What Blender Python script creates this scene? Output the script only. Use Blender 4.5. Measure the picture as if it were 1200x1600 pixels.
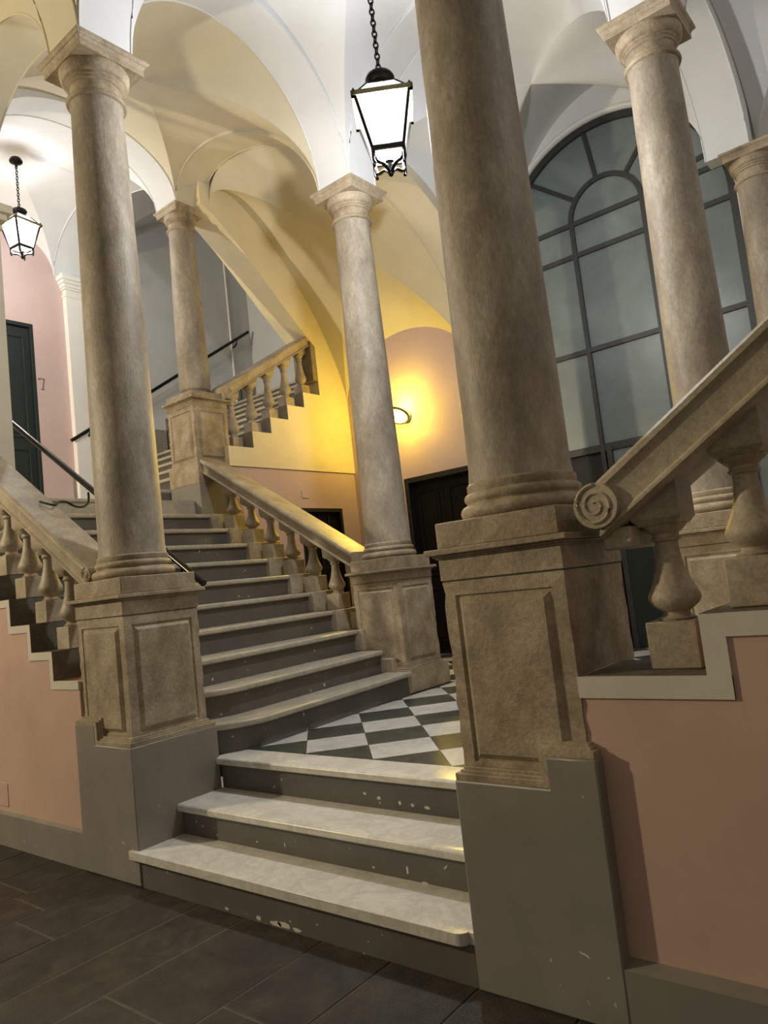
import bpy, math, random
from math import sin, cos, pi, sqrt, radians
from mathutils import Vector, Matrix
from mathutils.geometry import tessellate_polygon

for o in list(bpy.data.objects):
    bpy.data.objects.remove(o, do_unlink=True)
random.seed(7)
SC = bpy.context.scene
COL = SC.collection

# ------------------------------------------------------------------ camera
YAW, PITCH, ROLL, FPX = radians(38.677), radians(5.376), radians(6.45), 1153.5
CAM = Vector((4.065, -2.449, 1.6))
fw = Vector((-sin(YAW) * cos(PITCH), cos(YAW) * cos(PITCH), sin(PITCH)))
rt = Vector((cos(YAW), sin(YAW), 0.0))
up = rt.cross(fw)
r2 = cos(ROLL) * rt - sin(ROLL) * up
u2 = sin(ROLL) * rt + cos(ROLL) * up
cd = bpy.data.cameras.new('camera')
cam = bpy.data.objects.new('camera', cd)
COL.objects.link(cam)
m = Matrix((( r2.x, u2.x, -fw.x, CAM.x), (r2.y, u2.y, -fw.y, CAM.y), (r2.z, u2.z, -fw.z, CAM.z), (0, 0, 0, 1)))
cam.matrix_world = m
cd.sensor_fit = 'VERTICAL'
cd.sensor_height = 36.0
cd.lens = 36.0 * FPX / 1600.0
cd.clip_start = 0.05
SC.camera = cam

# ------------------------------------------------------------------ world, light
W = bpy.data.worlds.new('night')
SC.world = W
W.use_nodes = True
W.node_tree.nodes['Background'].inputs[0].default_value = (1.0, 0.86, 0.66, 1)
W.node_tree.nodes['Background'].inputs[1].default_value = 0.20
SC.view_settings.view_transform = 'Standard'
SC.view_settings.look = 'None'
SC.view_settings.gamma = 1.0
SC.view_settings.use_curve_mapping = False
SC.view_settings.exposure = 0.0
POWER_MAIN, POWER_LANDING, POWER_HALL, POWER_WALL = 510.0, 225.0, 3200.0, 38.0
COL_WHITE, COL_HALL, COL_WALL = (0.97, 0.985, 1.0), (1.0, 0.85, 0.58), (1.0, 0.68, 0.06)


def point_light(name, loc, power, col, radius=0.08):
    l = bpy.data.lights.new(name, 'POINT')
    l.energy = power
    l.color = col
    l.shadow_soft_size = radius
    o = bpy.data.objects.new(name, l)
    o.location = loc
    COL.objects.link(o)
    return o


# ------------------------------------------------------------------ materials
MATS = {}


def nt(name):
    mt = bpy.data.materials.new(name)
    mt.use_nodes = True
    MATS[name] = mt
    n = mt.node_tree.nodes
    return mt, n, mt.node_tree.links, n['Principled BSDF']


def lin(c):
    return tuple(((v / 255.0) / 12.92 if v / 255.0 <= 0.04045 else (((v / 255.0) + 0.055) / 1.055) ** 2.4) for v in c) + (1.0,)


def ramp(n, l, src, stops):
    r = n.new('ShaderNodeValToRGB')
    e = r.color_ramp.elements
    while len(e) < len(stops):
        e.new(0.5)
    for i, (p, c) in enumerate(stops):
        e[i].position = p
        e[i].color = c if len(c) == 4 else c + (1.0,)
    l.new(src, r.inputs[0])
    return r.outputs[0]


def mixc(n, l, fac, a, b, mode='MIX'):
    x = n.new('ShaderNodeMix')
    x.data_type = 'RGBA'
    x.blend_type = mode
    if isinstance(fac, float):
        x.inputs[0].default_value = fac
    else:
        l.new(fac, x.inputs[0])
    for s, v in ((6, a), (7, b)):
        if isinstance(v, tuple):
            x.inputs[s].default_value = v
        else:
            l.new(v, x.inputs[s])
    return x.outputs[2]


def noise(n, l, vec, scale, detail=6, rough=0.6, dist=0.0):
    t = n.new('ShaderNodeTexNoise')
    t.inputs['Scale'].default_value = scale
    t.inputs['Detail'].default_value = detail
    t.inputs['Roughness'].default_value = rough
    t.inputs['Distortion'].default_value = dist
    if vec is not None:
        l.new(vec, t.inputs['Vector'])
    return t.outputs['Fac']


def coords(n, l, scale=(1, 1, 1)):
    tc = n.new('ShaderNodeTexCoord')
    mp = n.new('ShaderNodeMapping')
    mp.inputs['Scale'].default_value = scale
    l.new(tc.outputs['Object'], mp.inputs['Vector'])
    return mp.outputs['Vector']


def bump(n, l, b, src, strength=0.2, dist=0.01):
    bp = n.new('ShaderNodeBump')
    bp.inputs['Strength'].default_value = strength
    bp.inputs['Distance'].default_value = dist
    l.new(src, bp.inputs['Height'])
    l.new(bp.outputs['Normal'], b.inputs['Normal'])


def mottled(name, dark, mid, light, sc=4.0, stretch=(1, 1, 1), rough=0.6, bmp=0.15, spec=0.3, blot=None):
    mt, n, l, b = nt(name)
    v = coords(n, l, stretch)
    a = noise(n, l, v, sc, 8, 0.65, 0.3)
    c1 = ramp(n, l, a, [(0.28, lin(dark)), (0.5, lin(mid)), (0.72, lin(light))])
    f = noise(n, l, v, sc * 14, 4, 0.7)
    c2 = mixc(n, l, 0.35, c1, ramp(n, l, f, [(0.3, (0.25, 0.25, 0.25)), (0.7, (0.8, 0.8, 0.8))]), 'OVERLAY')
    if blot:
        g = noise(n, l, v, sc * 0.55, 5, 0.7, 1.0)
        c2 = mixc(n, l, ramp(n, l, g, [(0.52, (0, 0, 0)), (0.68, (0.75, 0.75, 0.75))]), c2, lin(blot))
    l.new(c2, b.inputs['Base Color'])
    b.inputs['Roughness'].default_value = rough
    b.inputs['Specular IOR Level'].default_value = spec
    bump(n, l, b, f, bmp)
    return mt


def plaster(name, col, var=0.06, rough=0.75, dirt=None, bmp=0.06):
    mt, n, l, b = nt(name)
    v = coords(n, l)
    c = lin(col)
    a = noise(n, l, v, 1.7, 7, 0.6)
    d = tuple(x * (1 - 2.2 * var) for x in c[:3])
    e = tuple(min(1, x * (1 + var)) for x in c[:3])
    o = ramp(n, l, a, [(0.3, d), (0.65, e)])
    f = noise(n, l, v, 40, 3, 0.6)
    if dirt:
        g = noise(n, l, v, 6, 8, 0.75, 0.5)
        o = mixc(n, l, ramp(n, l, g, [(0.70, (0, 0, 0)), (0.78, (0.6, 0.6, 0.6))]), o, lin(dirt))
    l.new(o, b.inputs['Base Color'])
    b.inputs['Roughness'].default_value = rough
    b.inputs['Specular IOR Level'].default_value = 0.25
    bump(n, l, b, f, bmp, 0.005)
    return mt


def plain(name, col, rough=0.5, metal=0.0, spec=0.5):
    mt, n, l, b = nt(name)
    v = coords(n, l)
    a = noise(n, l, v, 25, 4, 0.6)
    c = lin(col)
    o = ramp(n, l, a, [(0.3, tuple(x * 0.8 for x in c[:3])), (0.7, tuple(min(1, x * 1.12) for x in c[:3]))])
    l.new(o, b.inputs['Base Color'])
    b.inputs['Roughness'].default_value = rough
    b.inputs['Metallic'].default_value = metal
    b.inputs['Specular IOR Level'].default_value = spec
    return mt


mottled('stone', (112, 98, 78), (158, 143, 119), (186, 171, 148), 3.6, rough=0.55, bmp=0.4, spec=0.35, blot=(124, 104, 74))
mottled('shaft_stone', (118, 108, 94), (152, 141, 124), (182, 171, 154), 4.0, (1, 1, 0.45), rough=0.5, bmp=0.3, spec=0.35, blot=(134, 120, 100))
mottled('rail_stone', (132, 120, 100), (164, 151, 129), (190, 178, 156), 4, rough=0.5, bmp=0.25, spec=0.4)
mottled('block_stone', (84, 78, 68), (104, 97, 86), (122, 114, 102), 5, rough=0.6, bmp=0.2)
mottled('block_stone_lit', (112, 104, 88), (136, 127, 110), (156, 147, 130), 5, rough=0.6, bmp=0.2)  # lighter copy of block_stone, yellow lamp light put into the colour
mottled('hall_stone', (38, 34, 28), (50, 45, 38), (66, 61, 51), 6, rough=0.5, bmp=0.5, spec=0.4, blot=(72, 67, 56))
plaster('mortar', (92, 86, 74), 0.15, 0.9)
plaster('pink', (200, 176, 170), 0.03)
plaster('pink_hall', (196, 166, 150), 0.05)
plaster('grey_wall', (202, 204, 205), 0.03)
plaster('white_trim', (206, 198, 184), 0.05)
plaster('white_vault', (218, 219, 220), 0.025)
plaster('cream_vault', (208, 200, 178), 0.03)
plaster('cream', (228, 216, 182), 0.03)
plaster('white', (228, 226, 220), 0.02)
plaster('pier_cream', (206, 200, 180), 0.03)


def grey_paint(nm, ca_, cb_):
    mt, n, l, b = nt(nm)
    v = coords(n, l)
    a = noise(n, l, v, 2.2, 6, 0.6)
    o = ramp(n, l, a, [(0.3, lin(ca_)), (0.7, lin(cb_))])
    g = noise(n, l, v, 24, 3, 0.5, 0.4)
    h = noise(n, l, v, 2.1, 3, 0.5)
    mm = n.new('ShaderNodeMath'); mm.operation = 'ADD'
    l.new(g, mm.inputs[0])
    ms = n.new('ShaderNodeMath'); ms.operation = 'MULTIPLY'; ms.inputs[1].default_value = 0.35
    l.new(h, ms.inputs[0]); l.new(ms.outputs[0], mm.inputs[1])
    o = mixc(n, l, ramp(n, l, mm.outputs[0], [(0.905, (0, 0, 0)), (0.915, (1, 1, 1))]), o, lin((214, 206, 190)))
    l.new(o, b.inputs['Base Color'])
    b.inputs['Roughness'].default_value = 0.42
    b.inputs['Specular IOR Level'].default_value = 0.4
    bump(n, l, b, noise(n, l, v, 30, 3), 0.06, 0.005)


grey_paint('grey_paint', (126, 121, 111), (142, 137, 127))
grey_paint('riser_grey', (88, 84, 77), (104, 99, 91))  # darker version of the footing grey, used on all stair risers


def marble(name, base, vein, amt, rough=0.3):
    mt, n, l, b = nt(name)
    v = coords(n, l)
    a = noise(n, l, v, 2.0, 8, 0.7, 2.5)
    r = ramp(n, l, a, [(0.44, (0, 0, 0)), (0.5, (1, 1, 1)), (0.56, (0, 0, 0))])
    c = noise(n, l, v, 7, 6, 0.65, 0.5)
    o = ramp(n, l, c, [(0.3, tuple(x * 0.78 for x in lin(base)[:3])), (0.7, lin(base))])
    mm = n.new('ShaderNodeMath'); mm.operation = 'MULTIPLY'; mm.inputs[1].default_value = amt
    l.new(r, mm.inputs[0])
    o = mixc(n, l, mm.outputs[0], o, lin(vein))
    l.new(o, b.inputs['Base Color'])
    b.inputs['Roughness'].default_value = rough
    bump(n, l, b, c, 0.05, 0.004)


marble('marble', (222, 217, 205), (150, 145, 134), 0.30, 0.3)
marble('tread_marble', (190, 181, 162), (122, 114, 102), 0.3, 0.33)
marble('tile_white', (214, 212, 204), (170, 166, 156), 0.3, 0.25)
marble('tile_black', (58, 62, 58), (104, 106, 98), 0.4, 0.28)
plain('black_iron', (26, 25, 24), 0.45, 0.6)
plain('brass_iron', (120, 112, 84), 0.4, 0.5)
plain('steel_rail', (52, 50, 48), 0.22, 0.8)
plain('window_iron', (58, 58, 56), 0.5, 0.2)
plain('door_black', (12, 12, 11), 0.55, spec=0.2)
plain('door_green', (26, 38, 35), 0.45)
plain('door_frame_dark', (12, 12, 12), 0.6)
plain('number_paint', (128, 104, 100), 0.7)
plain('cable_black', (14, 14, 14), 0.6)
plain('mortar_dark', (70, 66, 58), 0.9)


def glass_frosted():
    mt, n, l, b = nt('window_glass')
    v = coords(n, l)
    a = noise(n, l, v, 1.1, 5, 0.6, 0.8)
    o = ramp(n, l, a, [(0.3, lin((100, 110, 109))), (0.7, lin((126, 137, 135)))])
    l.new(o, b.inputs['Base Color'])
    b.inputs['Roughness'].default_value = 0.34
    b.inputs['Specular IOR Level'].default_value = 0.5


glass_frosted()


def emis(name, col, strength, transp=0.0):
    mt = bpy.data.materials.new(name)
    mt.use_nodes = True
    MATS[name] = mt
    n, l = mt.node_tree.nodes, mt.node_tree.links
    n.remove(n['Principled BSDF'])
    out = n['Material Output']
    e = n.new('ShaderNodeEmission')
    tc = n.new('ShaderNodeTexCoord')
    nz = n.new('ShaderNodeTexNoise')
    nz.inputs['Scale'].default_value = 9
    l.new(tc.outputs['Object'], nz.inputs['Vector'])
    rr = n.new('ShaderNodeMapRange')
    rr.inputs[3].default_value = strength * 0.85
    rr.inputs[4].default_value = strength * 1.15
    l.new(nz.outputs['Fac'], rr.inputs[0])
    l.new(rr.outputs[0], e.inputs[1])
    e.inputs[0].default_value = col + (1.0,)
    if transp > 0:
        t = n.new('ShaderNodeBsdfTransparent')
        mx = n.new('ShaderNodeMixShader')
        mx.inputs[0].default_value = transp
        l.new(e.outputs[0], mx.inputs[1])
        l.new(t.outputs[0], mx.inputs[2])
        l.new(mx.outputs[0], out.inputs[0])
    else:
        l.new(e.outputs[0], out.inputs[0])


emis('lantern_glass', (1.0, 0.98, 0.94), 2.6, 0.62)
emis('bulb_glow', (1.0, 0.97, 0.9), 30.0)
emis('yellow_glow', (1.0, 0.80, 0.12), 14.0)


# ------------------------------------------------------------------ mesh helpers
LOC = {}


class MB:
    def __init__(s):
        s.v, s.f = [], []

    def add(s, vs, fs):
        b = len(s.v)
        s.v += [tuple(p) for p in vs]
        s.f += [tuple(b + i for i in q) for q in fs]
        return s

    def box(s, x0, x1, y0, y1, z0, z1):
        if x0 > x1: x0, x1 = x1, x0
        if y0 > y1: y0, y1 = y1, y0
        if z0 > z1: z0, z1 = z1, z0
        return s.add([(x0, y0, z0), (x1, y0, z0), (x1, y1, z0), (x0, y1, z0), (x0, y0, z1), (x1, y0, z1), (x1, y1, z1), (x0, y1, z1)],
                     [(3, 2, 1, 0), (4, 5, 6, 7), (0, 1, 5, 4), (1, 2, 6, 5), (2, 3, 7, 6), (3, 0, 4, 7)])

    def prism(s, poly, axis, a, b):
        """polygon extruded along axis: axis y -> poly is (x,z); axis x -> (y,z); axis z -> (x,y)"""
        def P(p, t):
            return {'y': (p[0], t, p[1]), 'x': (t, p[0], p[1]), 'z': (p[0], p[1], t)}[axis]
        n = len(poly)
        vs = [P(p, a) for p in poly] + [P(p, b) for p in poly]
        tris = tessellate_polygon([[Vector((p[0], p[1], 0)) for p in poly]])
        fs = [tuple(t) for t in tris] + [tuple(n + i for i in reversed(t)) for t in tris]
        fs += [(i, (i + 1) % n, n + (i + 1) % n, n + i) for i in range(n)]
        return s.add(vs, fs)

    def lathe(s, prof, cx, cy, seg=40, cap=True):
        vs, fs = [], []
        for r, z in prof:
            for k in range(seg):
                a = 2 * pi * k / seg
                vs.append((cx + r * cos(a), cy + r * sin(a), z))
        for i in range(len(prof) - 1):
            for k in range(seg):
                k2 = (k + 1) % seg
                fs.append((i * seg + k, i * seg + k2, (i + 1) * seg + k2, (i + 1) * seg + k))
        if cap:
            fs.append(tuple(reversed(range(seg))))
            fs.append(tuple((len(prof) - 1) * seg + k for k in range(seg)))
        return s.add(vs, fs)

    def tube(s, path, r, seg=8, closed=False):
        P = [Vector(p) for p in path]
        n = len(P)
        vs, fs = [], []
        for i, p in enumerate(P):
            d = (P[(i + 1) % n] - P[i - 1]) if closed else (P[min(i + 1, n - 1)] - P[max(i - 1, 0)])
            d.normalize()
            ref = Vector((0, 0, 1)) if abs(d.z) < 0.95 else Vector((1, 0, 0))
            a = d.cross(ref).normalized()
            b = a.cross(d)
            rr = r[i] if isinstance(r, (list, tuple)) else r
            for k in range(seg):
                t = 2 * pi * k / seg
                vs.append(p + rr * (cos(t) * a + sin(t) * b))
        for i in range(n if closed else n - 1):
            j = (i + 1) % n
            for k in range(seg):
                k2 = (k + 1) % seg
                fs.append((i * seg + k, i * seg + k2, j * seg + k2, j * seg + k))
        if not closed:
            fs.append(tuple(reversed(range(seg))))
            fs.append(tuple((n - 1) * seg + k for k in range(seg)))
        return s.add(vs, fs)

    def bar(s, p, q, w, h):
        """rectangular bar from p to q"""
        p, q = Vector(p), Vector(q)
        d = (q - p).normalized()
        ref = Vector((0, 0, 1)) if abs(d.z) < 0.95 else Vector((0, 1, 0))
        a = d.cross(ref).normalized() * w / 2
        b = a.cross(d).normalized() * h / 2
        vs = [p - a - b, p + a - b, p + a + b, p - a + b, q - a - b, q + a - b, q + a + b, q - a + b]
        return s.add(vs, [(3, 2, 1, 0), (4, 5, 6, 7), (0, 1, 5, 4), (1, 2, 6, 5), (2, 3, 7, 6), (3, 0, 4, 7)])

    def xform(s, M):
        s.v = [tuple(M @ Vector(p)) for p in s.v]
        return s

    def mesh(s, name, mat, off=(0, 0, 0), smooth=True, ang=35):
        me = bpy.data.meshes.new(name)
        o = Vector(off)
        me.from_pydata([tuple(Vector(p) - o) for p in s.v], [], s.f)
        me.update()
        import bmesh
        bm = bmesh.new()
        bm.from_mesh(me)
        bmesh.ops.recalc_face_normals(bm, faces=bm.faces)
        bm.to_mesh(me)
        bm.free()
        if smooth:
            me.shade_smooth()
            me.set_sharp_from_angle(angle=radians(ang))
        me.materials.append(MATS[mat])
        return me

    def build(s, name, mat, parent=None, bevel=0.0, smooth=True, ang=35, label=None):
        root = parent
        off = LOC.get(parent.name, Vector((0, 0, 0))) if parent else Vector((0, 0, 0))
        me = s.mesh(name, mat, off, smooth, ang)
        o = bpy.data.objects.new(name, me)
        COL.objects.link(o)
        if parent:
            o.parent = parent
        LOC[o.name] = off
        if bevel:
            b = o.modifiers.new('bevel', 'BEVEL')
            b.width = bevel
            b.segments = 2
            b.limit_method = 'ANGLE'
            b.angle_limit = radians(40)
        if label:
            o['label'] = label
        return o


def thing(name, label, cat, loc, group=None):
    o = bpy.data.objects.new(name, None)
    o.empty_display_size = 0.1
    o.location = loc
    COL.objects.link(o)
    LOC[o.name] = Vector(loc)
    o['label'] = label
    o['category'] = cat
    if group:
        o['group'] = group
    return o


def struct(o, label=None):
    o['kind'] = 'structure'
    if label:
        o['label'] = label
    return o


def share(src, name, parent, delta):
    """another object using the same mesh data, moved by delta relative to the source"""
    o = bpy.data.objects.new(name, src.data)
    COL.objects.link(o)
    o.parent = parent
    o.location = Vector(src.location) + Vector(delta)
    for md in src.modifiers:
        if md.type == 'BEVEL':
            b = o.modifiers.new('bevel', 'BEVEL')
            b.width, b.segments, b.limit_method, b.angle_limit = md.width, md.segments, md.limit_method, md.angle_limit
    return o


# ------------------------------------------------------------------ key levels
ZL = 0.591                     # lower landing
RIS = 0.198
Z1, Z2 = 0.206, 0.392
YB = 5.45                      # back wall
XW = -5.8                      # far left wall
ZU = ZL + 11 * RIS             # upper landing 2.769


def nk(k): return 0.05 - 0.292 * (k - 1)        # riser nose of left flight
def nf(k): return nk(k) - 0.10                  # risers at the outer edge of the left flight
def zk(k): return ZL + RIS * k
def nr(k): return 3.31 + 0.292 * (k - 4)        # riser of right flight


# ================================================================== SETTING
# ---- hall floor with slabs
fl = struct(MB().box(-6.2, 7.0, -6.0, 0.6, -0.12, -0.0035).build('floor', 'mortar', smooth=False), 'dark worn stone paving of the entrance hall')
xs = [-6.0, -5.55, -5.1, -4.6, -4.15, -3.7, -3.2, -2.75, -2.3, -1.9, -1.45, -1.05, -0.66, -0.29, 0.14, 0.535, 0.91, 1.453, 1.86, 2.3, 2.72, 3.1, 3.55, 4.0, 4.4, 4.85, 5.3, 5.75, 6.2, 6.8]
for i in range(len(xs) - 1):
    x0, x1 = xs[i], xs[i + 1]
    cut = [0.06, -0.25 - random.random() * 0.5]
    if abs(x0 - 0.91) < 1e-3: cut = [0.06, -0.76]
    if abs(x0 + 0.29) < 1e-3: cut = [0.06, -0.594]
    if abs(x0 - 0.535) < 1e-3: cut = [0.06, -1.25]
    if abs(x0 - 0.14) < 1e-3: cut = [0.06, -1.05]
    while cut[-1] > -5.0:
        cut.append(cut[-1] - 0.7 - random.random() * 0.7)
    for j in range(len(cut) - 1):
        g = 0.005
        b = MB().box(x0 + g, x1 - g, cut[j + 1] + g, cut[j] - g, -0.03, random.uniform(-0.002, 0.001))
        b.build('slab', 'hall_stone', fl, bevel=0.004)

# ---- lower landing floor with diagonal chequer tiles
lf = struct(MB().box(-3.0, 5.6, 0.8, 5.9, 0.40, ZL - 0.005).build('floor_landing', 'mortar_dark', smooth=False), 'black and white chequered landing floor')


def clip(poly, x0, x1, y0, y1):
    def cl(ps, inside, inter):
        out = []
        for i in range(len(ps)):
            a, b = ps[i - 1], ps[i]
            if inside(b):
                if not inside(a): out.append(inter(a, b))
                out.append(b)
            elif inside(a):
                out.append(inter(a, b))
        return out
    def ix(c): return lambda a, b: (c, a[1] + (b[1] - a[1]) * (c - a[0]) / (b[0] - a[0]))
    def iy(c): return lambda a, b: (a[0] + (b[0] - a[0]) * (c - a[1]) / (b[1] - a[1]), c)
    for ins, it in ((lambda p: p[0] >= x0, ix(x0)), (lambda p: p[0] <= x1, ix(x1)), (lambda p: p[1] >= y0, iy(y0)), (lambda p: p[1] <= y1, iy(y1))):
        poly = cl(poly, ins, it)
        if not poly: return []
    return poly


TA, TS, TX, TY = radians(44.117), 0.395, 0.035, 1.415
ca, sa = cos(TA), sin(TA)
for i in range(-16, 17):
    for j in range(-16, 17):
        g = 0.0035
        c = []
        for a, b in ((i + g, j + g), (i + 1 - g, j + g), (i + 1 - g, j + 1 - g), (i + g, j + 1 - g)):
            c.append((TX + TS * (a * ca + b * sa), TY + TS * (a * sa - b * ca)))
        for R in ((0.0, 2.46, 0.829, 5.44), (-2.68, 0.0, 3.45, 5.44)):
            p = clip(c, *R)
            if len(p) >= 3:
                ar = abs(sum(p[q - 1][0] * p[q][1] - p[q][0] * p[q - 1][1] for q in range(len(p)))) / 2
                if ar > 0.002:
                    MB().prism(p, 'z', ZL - 0.02, ZL).build('tile', 'tile_black' if (i + j) % 2 == 0 else 'tile_white', lf, smooth=False)

# ---- front walls (pink) with stepped tops
pl = [(-0.605, 0.0), (-6.0, 0.0), (-6.0, zk(11) - 0.012), (nf(11), zk(11) - 0.012)]
for k in range(10, 3, -1):
    pl += [(nf(k + 1), zk(k) - 0.012), (nf(k), zk(k) - 0.012)]
pl += [(nf(4), zk(3) - 0.012), (-0.605, zk(3) - 0.012)]
struct(MB().prism(pl, 'y', 0.035, 0.42).build('wall_front_left', 'pink_hall', smooth=False), 'pink plaster wall under the left flight')
pr = [(2.85, 0.0), (7.0, 0.0), (7.0, zk(13))]
for k in range(12, 3, -1):
    pr += [(nr(k + 1), zk(k)), (nr(k), zk(k))]
pr += [(nr(4), zk(3)), (2.85, zk(3))]
struct(MB().prism(pr, 'y', 0.06, 0.42).build('wall_front_right', 'pink_hall', smooth=False), 'pink plaster wall under the right flight')
# stepped white bands
tl = MB()
w = 0.055
for k in range(3, 11):
    xa, xb = nf(k + 1), (-0.604 if k == 3 else nf(k))
    z = zk(k)
    tl.box(xa - w * 0.8, xb, 0.027, 0.045, z - w, z)
    tl.box(xa - w * 0.8, xa, 0.0272, 0.045, z, z + RIS)
w = 0.075
struct(tl.build('trim_1', 'white_trim', smooth=False), 'white stepped band along the left flight')
tr = MB()
for k in range(3, 12):
    xa, xb = (2.86 if k == 3 else nr(k)), nr(k + 1)
    z = zk(k)
    tr.box(xa, xb + w, 0.05, 0.07, z - w, z)
    tr.box(xb, xb + w, 0.0502, 0.07, z - w, z + RIS)
struct(tr.build('trim_2', 'white_trim', smooth=False), 'white stepped band along the right flight')
# skirtings
sk = MB().prism([(0.010, 0.0), (0.08, 0.0), (0.08, 0.240), (0.035, 0.240), (0.010, 0.225)], 'x', -6.0, -0.60)
struct(sk.build('baseboard_front_left', 'grey_paint', smooth=False), 'grey painted plinth under the left pink wall')
sk = MB().prism([(0.003, 0.0), (0.10, 0.0), (0.10, 0.232), (0.062, 0.232), (0.003, 0.212)], 'x', 2.905, 7.0)
struct(sk.build('baseboard_front_right', 'grey_paint', smooth=False), 'grey painted plinth under the right pink wall')

# ---- yellow lit wall below upper flight, plane x=-2.7
lower = [(3.2, 0.4), (4.30, 0.4), (4.30, 2.67), (5.12, 2.67), (5.12, 0.4), (YB + 0.1, 0.4), (YB + 0.1, 3.17), (3.2, 3.17)]
struct(MB().prism(lower, 'x', -3.1, -2.722).build('wall_stair_lower', 'pink', smooth=False), 'peach plaster wall with a small dark door')
Y2 = [3.28, 3.60, 3.92, 4.24, 4.56, 4.885]
Z2L = [3.41, 3.62, 3.83, 4.03, 4.24, 4.44]
upper = [(3.2, 3.17), (YB + 0.1, 3.17), (YB + 0.1, 7.6), (3.12, 7.6), (3.12, 6.42), (3.30, 6.33), (3.62, 6.08), (3.93, 5.80), (4.33, 5.42), (4.76, 5.03), (4.885, 4.93)]
for q in range(4, -1, -1):
    upper += [(Y2[q + 1], Z2L[q]), (Y2[q], Z2L[q])]
upper += [(3.2, 3.41)]
struct(MB().prism(upper, 'x', -3.1, -2.7).build('wall_stair_upper', 'cream', smooth=False), 'cream stepped wall under the upper balustrade')

# ---- back wall with door (left, peach) and with window (right, white)
bw = [(-3.2, 0.4), (-1.82, 0.4), (-1.82, 2.93), (-0.74, 2.93), (-0.74, 0.4), (-0.36, 0.4), (-0.36, 8.0), (-3.2, 8.0)]
struct(MB().prism(bw, 'y', YB, YB + 0.3).build('wall_back', 'pink', smooth=False), 'peach back wall lit yellow by the round lamp')
WC, WZ, WR = 1.33, 5.15, 1.33
ww = [(-0.36, 0.4), (WC - WR, 0.4), (WC - WR, WZ)]
for q in range(1, 36):
    a = pi - pi * q / 36
    ww.append((WC + WR * cos(a), WZ + WR * sin(a)))
ww += [(WC + WR, WZ), (WC + WR, 0.4), (5.6, 0.4), (5.6, 8.0), (-0.36, 8.0)]
struct(MB().prism(ww, 'y', YB, YB + 0.3).build('wall_back_window', 'white', smooth=False), 'white back wall around the arched window')
# white moulding round the window arch
mo = MB()
path = [(WC + (WR + 0.03) * cos(pi - pi * q / 40), YB - 0.01, WZ + (WR + 0.03) * sin(pi - pi * q / 40)) for q in range(41)]
mo.tube(path, 0.035, 8)
struct(mo.build('trim_4', 'white'), 'white roll moulding round the window arch')

# ---- wall at the far left: pink with door 7, then grey along the upper flight
wl = [(-0.3, 2.3), (1.70, 2.3), (1.70, 5.73), (2.50, 5.73), (2.50, 2.3), (3.0, 2.3), (3.0, 8.6), (-0.3, 8.6)]
struct(MB().prism(wl, 'x', XW - 0.2, XW).build('wall_left', 'pink', smooth=False), 'pink wall of the upper landing with a green door')
struct(MB().box(XW - 0.2, XW, 3.0, 6.9, 2.3, 9.5).build('wall_left_upper', 'grey_wall', smooth=False), 'pale grey wall along the upper flight')
struct(MB().box(XW - 0.2, -2.7, 6.55, 6.75, 2.3, 9.5).build('wall_end', 'grey_wall', smooth=False), 'grey wall closing the upper flight')
pil = MB().box(XW - 0.01, XW + 0.09, 2.97, 3.28, ZU, 6.22)
po = struct(pil.build('trim_5', 'white', bevel=0.004), 'white pilaster beside the pink wall')
pc = MB()
for (e, z0, z1) in ((0.015, 6.22, 6.26), (0.0, 6.26, 6.33), (0.025, 6.33, 6.36), (0.04, 6.36, 6.41), (0.06, 6.41, 6.46), (0.085, 6.46, 6.53)):
    pc.box(XW - 0.01, XW + 0.09 + e, 2.97 - e, 3.28 + e, z0, z1)
pc.build('pilaster_capital', 'white', po, bevel=0.006)
# grey stepped skirting on this wall
ss = MB().box(XW, XW + 0.015, 2.55, 2.99, ZU, ZU + 0.42)
yy = 2.95
for j in range(1, 12):
    ss.box(XW, XW + 0.016, 2.62 + 0.325 * j - 0.02, 2.62 + 0.325 * (j + 1), ZU + 0.2 * j - 0.1, ZU + 0.2 * j + 0.62)
struct(ss.build('baseboard_left', 'grey_paint', smooth=False), 'grey stepped skirting along the upper flight')

# pier at the front left of the upper landing
gp = MB().box(-3.25, -2.50, 0.10, 0.60, 2.3, 5.28)
gp = struct(gp.build('wall_pier', 'pier_cream', bevel=0.005), 'pale pier at the edge of the upper landing')
gc = MB()
for (e, z0, z1) in ((0.02, 5.20, 5.24), (0.05, 5.28, 5.34), (0.09, 5.34, 5.42)):
    gc.box(-3.25, -2.50 + e, 0.10, 0.60 + e, z0, z1)
gc.build('pier_capital', 'pier_cream', gp, bevel=0.008)
# upper landing slab
struct(MB().box(XW, nk(11), -0.1, 3.3, ZU - 0.3, ZU - 0.002).build('floor_upper', 'tread_marble', smooth=False), 'upper landing floor')
# wall under the back side of left flight
bl = [(-0.5, 0.4), (-2.75, 0.4), (-2.75, zk(10))]
for k in range(10, 2, -1):
    bl += [(max(nk(k + 1) + 0.02, -2.75), zk(k) - RIS), (nk(k) + 0.02, zk(k) - RIS)]
bl += [(-0.5, zk(2))]
struct(MB().prism(bl, 'y', 2.86, 3.22).build('wall_flight_back', 'pink', smooth=False), 'wall under the inner side of the left flight')


# ---- vaults
def prof(t):
    return sqrt(max(0.0, 1 - (2 * t - 1) ** 2))


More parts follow.
